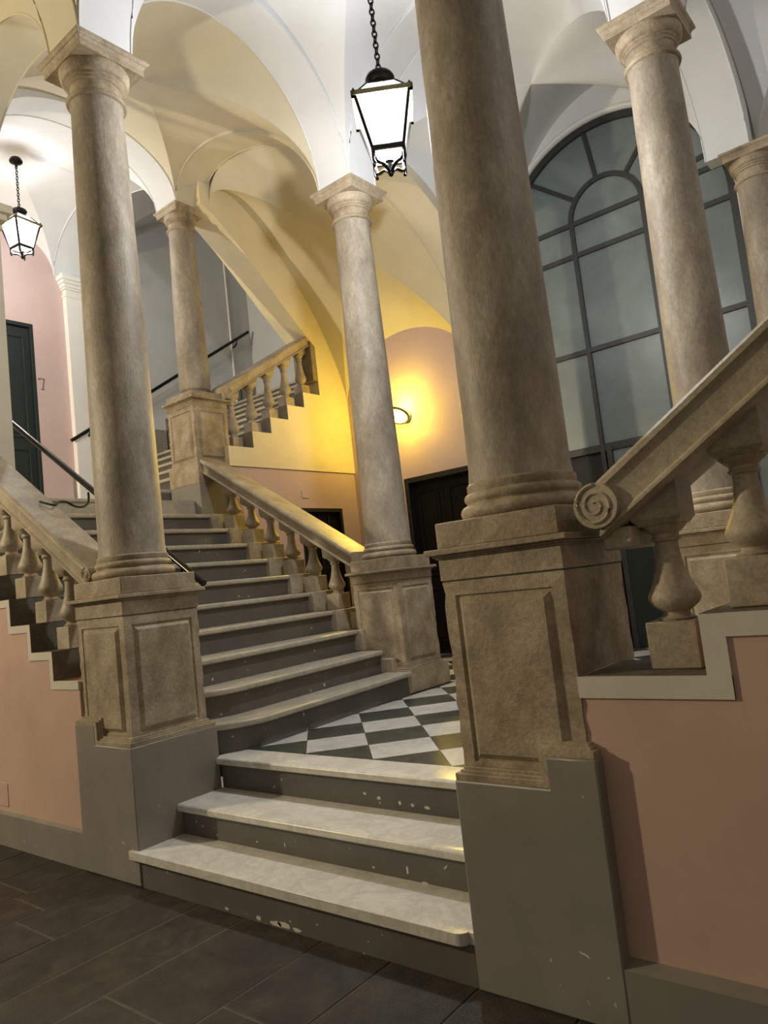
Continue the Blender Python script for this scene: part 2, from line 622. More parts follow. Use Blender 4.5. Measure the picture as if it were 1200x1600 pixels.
def bay(x0, x1, y0, y1, zc, r, rc, mat, label, N=22, lift=0.03):
    z00, z10, z01, z11 = zc
    rl, rr, rf, rb = r

    def base(s, t):
        return (z00 * (1 - s) + z10 * s) * (1 - t) + (z01 * (1 - s) + z11 * s) * t + lift
    b = MB()
    cnr = {('l', 0): (rl + rf) / 2, ('l', 1): (rl + rb) / 2, ('r', 0): (rr + rf) / 2, ('r', 1): (rr + rb) / 2}
    for side in 'lrfb':
        re = {'l': rl, 'r': rr, 'f': rf, 'b': rb}[side]
        rows = []
        K = 2 * N
        for i in range(N + 1):
            sg = 0.5 * i / N
            row = []
            for q in range(K + 1):
                tau = sg + (1 - 2 * sg) * q / K
                s_ = (1 - cos(pi * sg)) / 2
                t_ = (1 - cos(pi * tau)) / 2
                vv = 2.0 * q / K - 1
                if side in 'lr':
                    ck = cnr[(side, 0 if vv < 0 else 1)]
                else:
                    ck = cnr[('l' if vv < 0 else 'r', 0 if side == 'f' else 1)]
                a = abs(vv) ** 4
                re2 = re * (1 - a) + ck * a
                h = (re2 * (1 - 2 * s_) + rc * 2 * s_) * prof(t_)
                s, t = {'l': (s_, t_), 'r': (1 - s_, t_), 'f': (t_, s_), 'b': (t_, 1 - s_)}[side]
                row.append((x0 + (x1 - x0) * s, y0 + (y1 - y0) * t, base(s, t) + h))
            rows.append(row)
        vs = [p for row in rows for p in row]
        fs = []
        for i in range(N):
            for q in range(K):
                a = i * (K + 1) + q
                if i == N - 1:
                    fs.append((a, a + 1, a + K + 1))
                else:
                    fs.append((a, a + 1, a + K + 2, a + K + 1))
        b.add(vs, fs)
    o = b.build('ceiling', mat, ang=60)
    struct(o, label)
    return o


bay(-0.145, 2.46, 0.52, 2.86, (5.47, 5.47, 5.50, 5.45), (1.25, 1.25, 1.25, 1.25), 1.25, 'white_vault', 'white cross vault above the lower landing')
bay(-2.83, -0.545, 0.52, 2.86, (6.38, 5.47, 6.39, 5.50), (0.68, 1.25, 0.77, 0.77), 0.80, 'cream_vault', 'cream rampant vault over the left flight')
bay(-2.70, -0.56, 3.26, YB, (6.40, 5.50, 4.10, 4.10), (0.85, 0.90, 0.77, 0.80), 0.85, 'cream_vault', 'cream vault dropping to the yellow lit wall')
bay(-0.16, 2.48, 3.26, YB, (5.50, 5.45, 4.30, 5.30), (0.95, 0.9, 1.25, 1.95), 1.30, 'white_vault', 'vault in front of the arched window')
bay(XW, -3.23, 0.52, 2.86, (6.45, 6.40, 6.50, 6.40), (0.72, 0.72, 0.75, 0.85), 0.92, 'white_vault', 'white vault over the upper landing')
bay(XW, -2.9, 3.26, 6.55, (6.50, 6.40, 7.9, 7.9), (0.8, 0.8, 0.85, 0.85), 0.85, 'grey_wall', 'grey vault over the upper flight')
bay(2.88, 5.2, 0.52, 2.86, (5.47, 6.38, 5.45, 6.39), (1.25, 0.68, 0.77, 0.77), 0.80, 'white_vault', 'rampant vault over the right flight')
bay(2.90, 5.2, 3.26, YB, (5.45, 6.39, 5.30, 5.30), (0.9, 0.85, 0.77, 0.8), 0.85, 'white_vault', 'vault behind the right flight')
bay(-3.0, -0.545, -2.6, 0.12, (5.47, 5.47, 5.47, 5.47), (1.25, 1.25, 1.25, 1.25), 1.25, 'cream_vault', 'hall vault left of the steps')
bay(-0.145, 2.46, -2.6, 0.12, (5.47, 5.47, 5.47, 5.47), (1.25, 1.25, 1.25, 1.25), 1.25, 'cream_vault', 'hall vault in front of the steps')
bay(-5.7, -3.2, -5.4, -2.8, (5.47, 5.47, 5.47, 5.47), (1.25, 1.25, 1.25, 1.25), 1.25, 'cream_vault', 'far hall vault carrying the hall lantern')
bay(5.5, 7.9, 0.52, 2.86, (6.40, 6.45, 6.40, 6.50), (0.72, 0.72, 0.75, 0.85), 0.92, 'white_vault', 'vault over the right upper landing')
bay(2.88, 5.6, -2.6, 0.12, (5.47, 5.47, 5.47, 5.47), (1.25, 1.25, 1.25, 1.25), 1.25, 'cream_vault', 'hall vault right of the steps')


def arch_curve(a0, a1, z0, z1, r, n=36):
    pts = []
    for q in range(n + 1):
        t = (1 - cos(pi * q / n)) / 2
        pts.append((a0 + (a1 - a0) * t, z0 + (z1 - z0) * t + r * prof(t)))
    return pts


TN = [5]


def band(axis, c, a0, a1, z0, z1, r, top, mat, label, w=0.2, ext=0.2):
    """arch band running along axis ('x' or 'y') centred on c, from a0 to a1"""
    p = arch_curve(a0, a1, z0, z1, r)
    d = ext if a1 > a0 else -ext
    poly = [(a0 - d, z0), (a0, z0)] + p[1:-1] + [(a1, z1), (a1 + d, z1), (a1 + d, top), (a0 - d, top)]
    b = MB().prism(poly, 'y' if axis == 'x' else 'x', c - w, c + w)
    TN[0] += 1
    o = b.build('trim_%d' % TN[0], mat, ang=25)
    struct(o, label)
    # thin raised fillets on both edges of the intrados
    e = MB()
    for s in (-1, 1):
        pth = [((c + s * (w - 0.004), q[0], q[1]) if axis == 'y' else (q[0], c + s * (w - 0.004), q[1])) for q in p]
        e.tube(pth, 0.008, 6)
    e.build('arch_fillet', mat, o)
    return o


band('y', -0.345, 0.52, 2.86, 5.47, 5.50, 1.25, 7.1, 'white_vault', 'white arch between front left and inner left columns')
band('y', 2.67, 0.52, 2.86, 5.47, 5.45, 1.25, 7.1, 'white_vault', 'white arch between front right and inner right columns')
band('y', -0.36, 3.26, YB, 5.50, 4.15, 0.88, 6.9, 'cream_vault', 'arch dropping from inner left column to back wall', ext=0.0)
band('y', 2.69, 3.26, 5.12, 5.45, 5.30, 0.85, 6.9, 'white_vault', 'white arch from inner right column to wall column', ext=0.19)
band('y', -3.03, 0.70, 2.86, 6.39, 6.40, 0.68, 7.7, 'white_vault', 'white arch at the edge of the upper landing')
band('x', 3.06, -0.56, -2.83, 5.50, 6.40, 0.77, 7.6, 'cream_vault', 'rampant arch between inner left and upper columns')
band('x', 3.06, -0.145, 2.48, 5.50, 5.45, 1.25, 7.1, 'white_vault', 'white arch between the two inner columns')
band('x', 0.32, -0.145, 2.47, 5.47, 5.47, 1.25, 7.1, 'white_vault', 'white arch between the two front columns')
band('x', 0.32, -0.545, -2.45, 5.47, 5.42, 0.82, 7.6, 'cream_vault', 'cream arch from front left column to pale pier')
band('x', 3.06, -3.23, XW, 6.40, 6.53, 0.85, 8.2, 'white_vault', 'white arch over the foot of the upper flight', ext=0.18)
band('x', 0.32, 2.87, 4.77, 5.47, 5.42, 0.82, 7.6, 'cream_vault', 'cream arch over the right flight')
band('y', -0.345, 0.12, -2.6, 5.47, 5.47, 1.25, 7.1, 'cream_vault', 'hall arch springing forward from the front left column')
band('y', 2.67, 0.12, -2.6, 5.47, 5.47, 1.25, 7.1, 'cream_vault', 'hall arch springing forward from the nearest column')
band('x', 3.06, 2.89, 5.16, 5.45, 6.40, 0.77, 7.6, 'white_vault', 'rampant arch behind the right flight')

# ================================================================== STAIRS
st = thing('stair_flight', 'three wide veined marble steps rising from the dark hall floor to the landing', 'stairs', (1.15, 0.3, 0.0))


def slab(x0, x1, y0, y1, z, th=0.045, round_front=0.018, axis='y'):
    """tread with rounded nosing on its low-y edge"""
    pr_ = [(y1, z), (y1, z - th), (y0 + 0.006, z - th), (y0, z - th + 0.012)]
    for q in range(5):
        a = pi - (pi / 2) * q / 4
        pr_.append((y0 + round_front + round_front * cos(a), z - round_front + round_front * sin(a)))
    return MB().prism(pr_, 'x', x0, x1)


s1 = MB().box(0.0, 2.31, 0.01, 0.6, 0.0, Z1 - 0.045).build('step', 'riser_grey', st, smooth=False)
# first tread wraps in front of the piers, rounded corner on the right
pp = [(-0.07, -0.023), (2.235, -0.023)] + [(2.235 + 0.045 * sin(a), 0.022 - 0.045 * cos(a)) for a in [pi / 2 * q / 6 for q in range(1, 7)]] + [(2.28, 0.01), (2.306, 0.01), (2.306, 0.40), (0.001, 0.40), (0.001, 0.005), (-0.07, 0.005)]
MB().prism(pp, 'z', Z1 - 0.048, Z1).build('tread', 'marble', s1, bevel=0.012)
s2 = MB().box(0.002, 2.305, 0.315, 0.7, 0.1, Z2 - 0.045).build('step', 'riser_grey', st, smooth=False)
slab(0.001, 2.306, 0.280, 0.70, Z2).build('tread', 'marble', s2, bevel=0.003)
s3 = MB().box(0.002, 2.305, 0.640, 0.80, 0.2, ZL - 0.045).build('step', 'riser_grey', st, smooth=False)
slab(-0.03, 2.44, 0.602, 0.829, ZL).build('tread', 'marble', s3, bevel=0.003)

# flaked spots of old paint on the risers
def flakes(step, y, pts):
    rn = random.Random(3)
    for (x, z, w_, h_) in pts:
        po = []
        for q in range(9):
            a = 2 * pi * q / 9
            r = 0.6 + 0.5 * rn.random()
            po.append((x + w_ * r * cos(a), z + h_ * r * sin(a)))
        MB().prism(po, 'y', y - 0.0015, y + 0.002).build('paint_flake', 'white_trim', step, smooth=False)


flakes(s1, 0.01, [(0.769, 0.02, 0.02, 0.008), (1.017, 0.02, 0.02, 0.012), (1.143, 0.018, 0.045, 0.016), (1.2, 0.022, 0.05, 0.014), (1.29, 0.018, 0.03, 0.012)])
flakes(s2, 0.315, [(0.913, 0.256, 0.006, 0.016), (0.333, 0.236, 0.006, 0.006), (0.687, 0.244, 0.008, 0.008), (1.751, 0.25, 0.007, 0.02), (1.54, 0.233, 0.008, 0.008), (1.85, 0.208, 0.02, 0.006)])
flakes(s3, 0.64, [(0.57, 0.485, 0.007, 0.007), (1.235, 0.462, 0.012, 0.008), (1.334, 0.447, 0.014, 0.012), (1.478, 0.434, 0.01, 0.012), (1.563, 0.432, 0.012, 0.012), (1.658, 0.429, 0.02, 0.008)])

# left flight
fl1 = thing('stair_flight', 'long grey flight with pale worn treads climbing left from the chequered landing', 'stairs', (-1.3, 1.7, ZL))


def nose_off(y):
    if y >= 0.95:
        u = (y - 0.95) / 1.8
        return 0.08 - 0.14 * u ** 1.2
    return 0.08 - 0.18 * min(1.0, (0.95 - y) / 0.32) ** 1.6


for k in range(1, 12):
    xk = nk(k)
    z = zk(k)
    y0 = 0.43 if k > 3 else 0.635
    y1 = 2.765 if k > 1 else 2.80
    wob = random.uniform(-0.006, 0.006)
    ys = [y0 + (y1 - y0) * q / 22 for q in range(23)]
    amp = 1.0 if k < 4 else (0.7 if k < 6 else 0.4)
    plan = [(xk + wob + amp * nose_off(y), y) for y in ys]
    xb = nk(k + 1) - 0.05 if k < 11 else nk(12)
    body = [(x - 0.035, y) for x, y in plan] + [(xb, y1), (xb, y0)]
    s = MB().prism(body, 'z', z - RIS - 0.06, z - 0.042).build('step', 'riser_grey', fl1, smooth=True, ang=30)
    ypl = [(x, y) for x, y in plan]
    if k >= 3:
        ypl = ypl + [(ypl[-1][0] - 0.002, 2.86)]
        y1 = 2.86
    MB().prism(ypl + [(xb, y1), (xb, y0)], 'z', z - 0.043, z).build('tread', 'tread_marble', s, bevel=0.012)
    if k >= 3:      # stone covering of the step end under the outer balustrade
        xe = nf(k + 1) if k < 11 else nf(12)
        eb_ = [(xe, z - 0.012), (nf(k) - 0.012, z - 0.012), (nf(k) - 0.012, z - RIS), (nf(k) + 0.004, z - RIS), (nf(k) + 0.004, z), (xe, z)]
        MB().prism(eb_, 'y', 0.030 if k > 3 else 0.64, 0.43 if k > 3 else 0.66).build('end_block', 'block_stone', s, bevel=0.003)
    if k >= 3:      # stone end under the inner balustrade
        MB().box(nk(k + 1) + 0.0, nk(k) + 0.0, 2.767, 3.22, z - RIS, z).build('end_block', 'rail_stone', s, bevel=0.006)

# right flight (seen over the edge only)
fl2 = thing('stair_flight', 'flight on the right behind the scrolled balustrade', 'stairs', (3.6, 1.7, ZL))
for k in range(1, 9):
    z = zk(k)
    yq0 = 0.635 if k < 3 else 0.43
    s = MB().box(nr(k) + 0.03, nr(k + 1) + 0.06, yq0, 2.715 if k < 3 else 2.76, z - RIS - 0.05, z - 0.042).build('step', 'riser_grey', fl2, smooth=False)
    MB().box(nr(k), nr(k + 1) + 0.06, yq0 - 0.003, 2.715 if k < 3 else 2.76, z - 0.043, z).build('tread', 'tread_marble', s, bevel=0.012)
    if k >= 3:
        MB().box(2.88 if k == 3 else nr(k), nr(k + 1), 0.062, 0.43, z - 0.03, z + 0.002).build('end_block', 'block_stone', s, bevel=0.003)

# upper flight going back
fl3 = thing('stair_flight', 'upper grey flight rising behind the slender column beside the pale grey wall', 'stairs', (-4.4, 4.4, ZU))
for j in range(1, 12):
    z = ZU + 0.2 * j
    yj = 2.62 + 0.325 * (j - 1)
    s = MB().box(XW + 0.02, -3.11 if j > 2 else -3.32, yj + 0.03, yj + 0.42 if j < 11 else 6.55, z - 0.26, z - 0.042).build('step', 'riser_grey', fl3, smooth=False)
    MB().box(XW + 0.02, -3.105 if j > 2 else -3.32, yj, yj + 0.38 if j < 11 else 6.55, z - 0.043, z).build('tread', 'tread_marble', s, bevel=0.012)


# ================================================================== COLUMNS
def panel(face, a0, a1, z0, z1, c, parent, inset=0.055, mat='stone', bev=0.02):
    """raised field with sunk frame on one pedestal face. face '-y' or '+x'"""
    b = MB()
    A0, A1, B0, B1 = a0 + inset, a1 - inset, z0 + inset, z1 - inset

    def P(a, z, d):
        return (a, c - d, z) if face == '-y' else (c + d, a, z)
    rings = [(0.0, 0.0005), (0.006, -0.009), (0.014, -0.009), (0.036, 0.010)]
    vs = []
    for ins, d in rings:
        vs += [P(A0 + ins, B0 + ins, d), P(A1 - ins, B0 + ins, d), P(A1 - ins, B1 - ins, d), P(A0 + ins, B1 - ins, d)]
    fs = []
    for i in range(len(rings) - 1):
        for q in range(4):
            q2 = (q + 1) % 4
            fs.append((i * 4 + q, i * 4 + q2, i * 4 + 4 + q2, i * 4 + 4 + q))
    n = (len(rings) - 1) * 4
    fs.append((n, n + 1, n + 2, n + 3))
    # back plate closes the field into a solid
    b.add(vs, fs)
    return b.build('panel', mat, parent, ang=20)


def dado_block(x0, x1, y0, y1, z0, z1, panels, inset=0.055, chip=0.006):
    """block with sunken fields cut where the panels go"""
    b = MB()

    rnd = random.Random(int(x0 * 1000) + 11)
    zs_ = [z0 + (z1 - z0) * q / 16 for q in range(17)]
    jit = {}
    for c_ in ((x0, y0), (x1, y0), (x1, y1), (x0, y1)):
        jit[c_] = [0.0 if q in (0, 16) else chip * max(0.0, rnd.random() * 1.6 - 0.6) for q in range(17)]

    def edge(c_):
        sx, sy = (1 if c_[0] == x0 else -1), (1 if c_[1] == y0 else -1)
        return [(c_[0] + sx * d, c_[1] + sy * d, z) for d, z in zip(jit[c_], zs_)]

    def face(P, a0, a1, hole):
        pa, pb = P(a0, z0), P(a1, z0)
        ea, eb = edge((pa[0], pa[1])), edge((pb[0], pb[1]))
        if not hole:
            vs = ea + eb
            b.add(vs, [(q, 17 + q, 18 + q, q + 1) for q in range(16)])
            return
        A0, A1, B0, B1 = a0 + inset, a1 - inset, z0 + inset, z1 - inset
        b.add([P(a0, z0), P(a1, z0), P(A1, B0), P(A0, B0)], [(0, 1, 2, 3)])
        b.add([P(a1, z1), P(a0, z1), P(A0, B1), P(A1, B1)], [(0, 1, 2, 3)])
        for e_, A in ((ea, A0), (eb, A1)):
            inn = [P(A, B0 + (B1 - B0) * q / 16) for q in range(17)]
            b.add(e_ + inn, [(q, 17 + q, 18 + q, q + 1) for q in range(16)])
    face(lambda a, z: (a, y0, z), x0, x1, '-y' in panels)
    face(lambda a, z: (x1, a, z), y0, y1, '+x' in panels)
    face(lambda a, z: (a, y1, z), x0, x1, False)
    face(lambda a, z: (x0, a, z), y0, y1, '-x' in panels)
    b.add([(x0, y0, z1), (x1, y0, z1), (x1, y1, z1), (x0, y1, z1)], [(0, 1, 2, 3)])
    b.add([(x0, y0, z0), (x1, y0, z0), (x1, y1, z0), (x0, y1, z0)], [(3, 2, 1, 0)])
    return b


def arc(cr, cz, r, a0, a1, n=6):
    return [(cr + r * cos(radians(a0 + (a1 - a0) * q / n)), cz + r * sin(radians(a0 + (a1 - a0) * q / n))) for q in range(n + 1)]


def shaft_parts(t, cx, cy, zb, zt, rb, rt, ah, mat='shaft_stone', small=False):
    """base mouldings, shaft, capital and abacus between plinth top zb and abacus top zt"""
    k = rb / 0.212
    if not small:
        b = [(0.262 * k, zb + 0.0005)] + arc(0.235 * k, zb + 0.030, 0.030 * k, -70, 80) + [(0.238 * k, zb + 0.062), (0.232 * k, zb + 0.066)] \
            + arc(0.222 * k, zb + 0.088, 0.022 * k, -60, 80) + [(0.226 * k, zb + 0.112), (0.228 * k, zb + 0.116), (0.228 * k, zb + 0.142), (0.218 * k, zb + 0.150)]
        MB().lathe(b, cx, cy, 56).build('column_base', 'stone', t)
        zs = zb + 0.150
        pf = [(0.218 * k, zs), (rb + 0.004, zs + 0.02), (rb, zs + 0.06)]
    else:
        MB().lathe([(rb * 0.80, zb + 0.0005), (rb * 0.84, zb + 0.01), (rb * 0.84, zb + 0.03), (rb * 0.76, zb + 0.045)], cx, cy, 48).build('column_base', 'stone', t)
        zs = zb + 0.045
        pf = [(rb * 0.76, zs), (rb * 0.93, zs + 0.025), (rb, zs + 0.07), (rb, zs + 0.14)]
    ca_ = 0.345 * (ah / 0.275)          # capital height including abacus
    zn = zt - ca_
    z0 = pf[-1][1]
    for q in range(1, 13):
        u = q / 12
        pf.append((rb + (rt - rb) * (u ** 1.5), z0 + (zn - 0.03 - z0) * u))
    pf.append((rt + 0.008, zn))
    MB().lathe(pf, cx, cy, 56).build('shaft', mat, t)
    h = ca_
    cp = [(rt + 0.008, zn)] + arc(rt + 0.010, zn + 0.06 * h, 0.055 * h, -80, 80) + [(rt + 0.004, zn + 0.125 * h), (rt - 0.002, zn + 0.15 * h), (rt, zn + 0.34 * h),
          (rt + 0.012, zn + 0.36 * h), (rt + 0.012, zn + 0.41 * h), (rt + 0.022, zn + 0.43 * h), (rt + 0.022, zn + 0.47 * h)]
    re = ah * 0.86
    for q in range(7):
        a = pi / 2 * q / 6
        cp.append((rt + 0.026 + (re - rt - 0.026) * sin(a), zn + 0.48 * h + 0.20 * h * (1 - cos(a))))
    cp.append((re, zn + 0.70 * h))
    MB().lathe(cp, cx, cy, 56).build('capital', 'stone', t)
    ab = MB()
    za = zn + 0.70 * h
    lv = [(ah * 0.885, za), (ah * 0.885, za + 0.13 * h), (ah * 0.90, za + 0.14 * h), (ah * 0.93, za + 0.19 * h), (ah * 0.955, za + 0.20 * h), (ah, za + 0.24 * h), (ah, zt)]
    vs, fs = [], []
    for r, z in lv:
        vs += [(cx - r, cy - r, z), (cx + r, cy - r, z), (cx + r, cy + r, z), (cx - r, cy + r, z)]
    for i in range(len(lv) - 1):
        for q in range(4):
            q2 = (q + 1) % 4
            fs.append((i * 4 + q, i * 4 + q2, i * 4 + 4 + q2, i * 4 + 4 + q))
    fs.append((3, 2, 1, 0))
    n = (len(lv) - 1) * 4
    fs.append((n, n + 1, n + 2, n + 3))
    ab.add(vs, fs).build('abacus', 'stone', t, bevel=0.003, ang=20)


def pedestal(t, x0, x1, y0, y1, zb, zd, zc, zp, panels, frieze=True):
    """dado between zb and zd, frieze to zc, cornice, plinth block to zp"""
    p = dado_block(x0, x1, y0, y1, zb, zd, panels).build('pedestal', 'stone', t, ang=20)
    for f in panels:
        if f == '-y':
            panel('-y', x0, x1, zb, zd, y0, p)
        elif f == '+x':
            panel('+x', y0, y1, zb, zd, x1, p)
    if frieze:
        MB().box(x0 + 0.004, x1 - 0.004, y0 + 0.004, y1 - 0.004, zd, zd + 0.006).build('joint', 'block_stone', p, smooth=False)
        MB().box(x0 - 0.004, x1 + 0.004, y0 - 0.004, y1 + 0.004, zd + 0.006, zc - 0.042).build('frieze', 'stone', p, bevel=0.003)
    c = MB()
    for e, a, b in ((0.012, zc - 0.042, zc - 0.034), (0.022, zc - 0.034, zc - 0.024), (0.045, zc - 0.024, zc)):
        c.box(x0 - e, x1 + e, y0 - e, y1 + e, a, b)
    c.build('cornice', 'stone', p, bevel=0.005)
    MB().box(x0 - 0.004, x1 + 0.004, y0 - 0.002, y1, zc, zp).build('plinth', 'stone', t, bevel=0.006)


def footing(t, x0, x1, y0, y1, zlo, zhi, xs_, high):
    """grey painted footing, one end of its top one notch higher, with stone moulding following the notch"""
    if high == 'left':
        poly = [(x0, 0), (x1, 0), (x1, zlo), (xs_, zlo), (xs_, zhi), (x0, zhi)]
    else:
        poly = [(x0, 0), (x1, 0), (x1, zhi), (xs_, zhi), (xs_, zlo), (x0, zlo)]
    f = MB().prism(poly, 'y', y0, y1).build('footing', 'grey_paint', t, bevel=0.008, label='grey painted footing')
    mld = MB()
    for e, bb_ in ((0.004, 0.026), (0.020, 0.036), (0.030, 0.048)):
        if high == 'left':
            pl_ = [(x1 - e, zlo - 0.002), (x1 - e, zlo + bb_), (xs_ + bb_, zlo + bb_), (xs_ + bb_, zhi + bb_), (x0 + e, zhi + bb_), (x0 + e, zhi - 0.002), (xs_ - 0.002, zhi - 0.002), (xs_ - 0.002, zlo - 0.002)]
        else:
            pl_ = [(x0 + e, zlo - 0.002), (x0 + e, zlo + bb_), (xs_ - bb_, zlo + bb_), (xs_ - bb_, zhi + bb_), (x1 - e, zhi + bb_), (x1 - e, zhi - 0.002), (xs_ + 0.002, zhi - 0.002), (xs_ + 0.002, zlo - 0.002)]
        mld.prism(pl_, 'y', y0 + e, y1 - e)
    mld.build('base_moulding', 'stone', t, bevel=0.003)


tA = thing('column', 'stone column with panelled pedestal at the left end of the entrance steps', 'column', (-0.33, 0.32, 0))
footing(tA, -0.632, 0.0, 0.0, 0.631, 0.794, 0.908, -0.405, 'left')
pedestal(tA, -0.608, -0.055, 0.050, 0.600, 0.80, 1.569, 1.705, 1.812, ('-y', '+x'))
shaft_parts(tA, -0.33, 0.325, 1.812, 5.47, 0.212, 0.175, 0.275)

tB = thing('column', 'nearest massive stone column with battered pedestal right of the entrance steps', 'column', (2.60, 0.32, 0))
footing(tB, 2.307, 2.913, 0.0, 0.631, 0.794, 0.908, 2.722, 'right')
pedestal(tB, 2.326, 2.866, 0.050, 0.600, 0.80, 1.569, 1.705, 1.812, ('-y',))
shaft_parts(tB, 2.595, 0.325, 1.812, 5.47, 0.212, 0.175, 0.275)

tC = thing('column', 'stone column on the landing in front of the yellow wall lamp', 'column', (-0.36, 3.08, ZL))
MB().box(-0.66, -0.046, 2.764, 3.41, ZL, 0.785).build('footing', 'stone', tC, bevel=0.006)
mc = MB()
for e, a, b in ((0.0, 0.785, 0.80), (0.025, 0.80, 0.815)):
    mc.box(-0.65 + e, -0.05 - e, 2.768 + e, 3.40 - e, a, b)
mc.build('base_moulding', 'stone', tC, bevel=0.003)
pedestal(tC, -0.634, -0.089, 2.818, 3.352, 0.81, 1.60, 1.715, 1.82, ('-y', '+x'))
shaft_parts(tC, -0.361, 3.085, 1.82, 5.50, 0.212, 0.175, 0.275)
# notch block beside the second step
MB().box(-0.36, -0.20, 2.752, 2.83, zk(1) - 0.01, zk(1) + 0.12).build('notch_block', 'stone', tC, bevel=0.006)

tD = thing('column', 'stone column standing before the big arched window', 'column', (2.68, 3.03, ZL))
MB().box(2.36, 3.0, 2.72, 3.34, ZL, 0.785).build('footing', 'stone', tD, bevel=0.006)
pedestal(tD, 2.405, 2.945, 2.76, 3.30, 0.785, 1.60, 1.715, 1.82, ('-y',))
shaft_parts(tD, 2.675, 3.03, 1.82, 5.46, 0.212, 0.175, 0.275)

tE = thing('column', 'slender column on the high pedestal at the head of the left flight', 'column', (-3.03, 3.05, 2.2))
MB().box(-3.31, -2.752, 2.775, 3.31, 2.0, 2.96).build('footing', 'grey_paint', tE, bevel=0.006, label='grey painted footing')
MB().box(-3.31, -2.750, 2.774, 3.30, 2.96, 3.20).build('base_block', 'stone', tE, bevel=0.006)
pedestal(tE, -3.28, -2.78, 2.80, 3.30, 3.20, 3.88, 3.985, 4.06, ('-y', '+x'), frieze=False)
MB().box(-3.284, -2.776, 2.796, 3.30, 3.88, 3.945).build('frieze', 'stone', tE, bevel=0.003)
shaft_parts(tE, -3.03, 3.05, 4.06, 6.40, 0.185, 0.150, 0.225, small=True)

tF = thing('column', 'column against the window wall at the right edge', 'column', (2.86, 5.32, ZL))
MB().box(2.56, 3.16, 5.02, YB - 0.002, ZL, 0.785).build('footing', 'stone', tF, bevel=0.006)
pedestal(tF, 2.60, 3.12, 5.06, YB - 0.002, 0.785, 1.58, 1.70, 1.80, ('-y',))
shaft_parts(tF, 2.86, 5.32, 1.80, 5.30, 0.200, 0.165, 0.245)

# ================================================================== BALUSTRADES
BAL_H = 0.60


def baluster_profile(h, hw=0.0):
    """vase profile between plinth top and cap bottom"""
    pts = [(0.062, 0.0), (0.066, 0.02), (0.052, 0.04), (0.046, 0.06), (0.047, 0.085), (0.062, 0.115), (0.082, 0.165), (0.090, 0.215), (0.089, 0.26), (0.078, 0.33),
           (0.064, 0.42), (0.052, 0.53), (0.044, 0.65), (0.040, 0.76), (0.040, 0.82), (0.050, 0.835), (0.053, 0.855), (0.046, 0.875), (0.046, 0.905), (0.062, 0.94), (0.076, 0.985), (0.078, 1.0)]
    return [(r, z * h) for r, z in pts]


def make_baluster(parent, cx, cy, z, zcap, slope, axis, scale=1.0, mat='rail_stone'):
    """square plinth, turned vase and a cap cut to the slope of the rail; slope = dz/d(axis)"""
    ph, w_ = 0.165 * scale, 0.088 * scale
    caph = 0.07 * scale
    b = MB().lathe([(r * scale, z + ph + q) for r, q in baluster_profile(zcap - caph - z - ph)], cx, cy, 24).build('baluster', mat, parent)
    MB().box(cx - w_, cx + w_, cy - w_, cy + w_, z + 0.001, z + ph).build('baluster_plinth', mat, b, bevel=0.005)
    c = MB()
    w2 = 0.088 * scale
    vs = []
    for zz, e in ((zcap - caph, 0.80), (zcap - caph + 0.025, 1.0)):
        vs += [(cx - w2 * e, cy - w2 * e, zz), (cx + w2 * e, cy - w2 * e, zz), (cx + w2 * e, cy + w2 * e, zz), (cx - w2 * e, cy + w2 * e, zz)]
    for sx, sy in ((-1, -1), (1, -1), (1, 1), (-1, 1)):
        d = sx if axis == 'x' else sy
        vs.append((cx + sx * w2, cy + sy * w2, zcap + 0.075 * scale + slope * d * w2))
    fs = [(3, 2, 1, 0), (8, 9, 10, 11)]
    for i in range(2):
        for q in range(4):
            q2 = (q + 1) % 4
            fs.append((i * 4 + q, i * 4 + q2, i * 4 + 4 + q2, i * 4 + 4 + q))
    c.add(vs, fs).build('baluster_cap', mat, b, bevel=0.003)
    return b


def copy_baluster(src, delta):
    o = src.copy()
    COL.objects.link(o)
    o.location = Vector(src.location) + Vector(delta)
    for ch in list(src.children):
        c = ch.copy()
        COL.objects.link(c)
        c.parent = o
    return o


def rail(parent, axis, c, a0, a1, z0, z1, width=0.36, th=0.2, mat='rail_stone'):
    """sloping moulded handrail; z0,z1 top heights at a0,a1"""
    hw = width / 2
    hs = [(hw - 0.05, 0.0), (hw - 0.015, -0.006), (hw, -0.022), (hw, -0.044), (hw - 0.012, -0.056), (hw - 0.020, -0.075), (hw - 0.024, -th + 0.035), (hw - 0.012, -th + 0.022), (hw - 0.012, -th + 0.010), (hw - 0.035, -th)]
    sec = [(-d, e) for d, e in reversed(hs)] + hs
    n = len(sec)
    vs = []
    N = 12
    for i in range(N + 1):
        a, z = a0 + (a1 - a0) * i / N, z0 + (z1 - z0) * i / N
        for d, e in sec:
            vs.append((a, c + d, z + e) if axis == 'x' else (c + d, a, z + e))
    fs = []
    for i in range(N):
        for q in range(n):
            q2 = (q + 1) % n
            fs.append((i * n + q, i * n + q2, (i + 1) * n + q2, (i + 1) * n + q))
    fs += [tuple(reversed(range(n))), tuple(N * n + q for q in range(n))]
    return MB().add(vs, fs).build('handrail', mat, parent, ang=30)


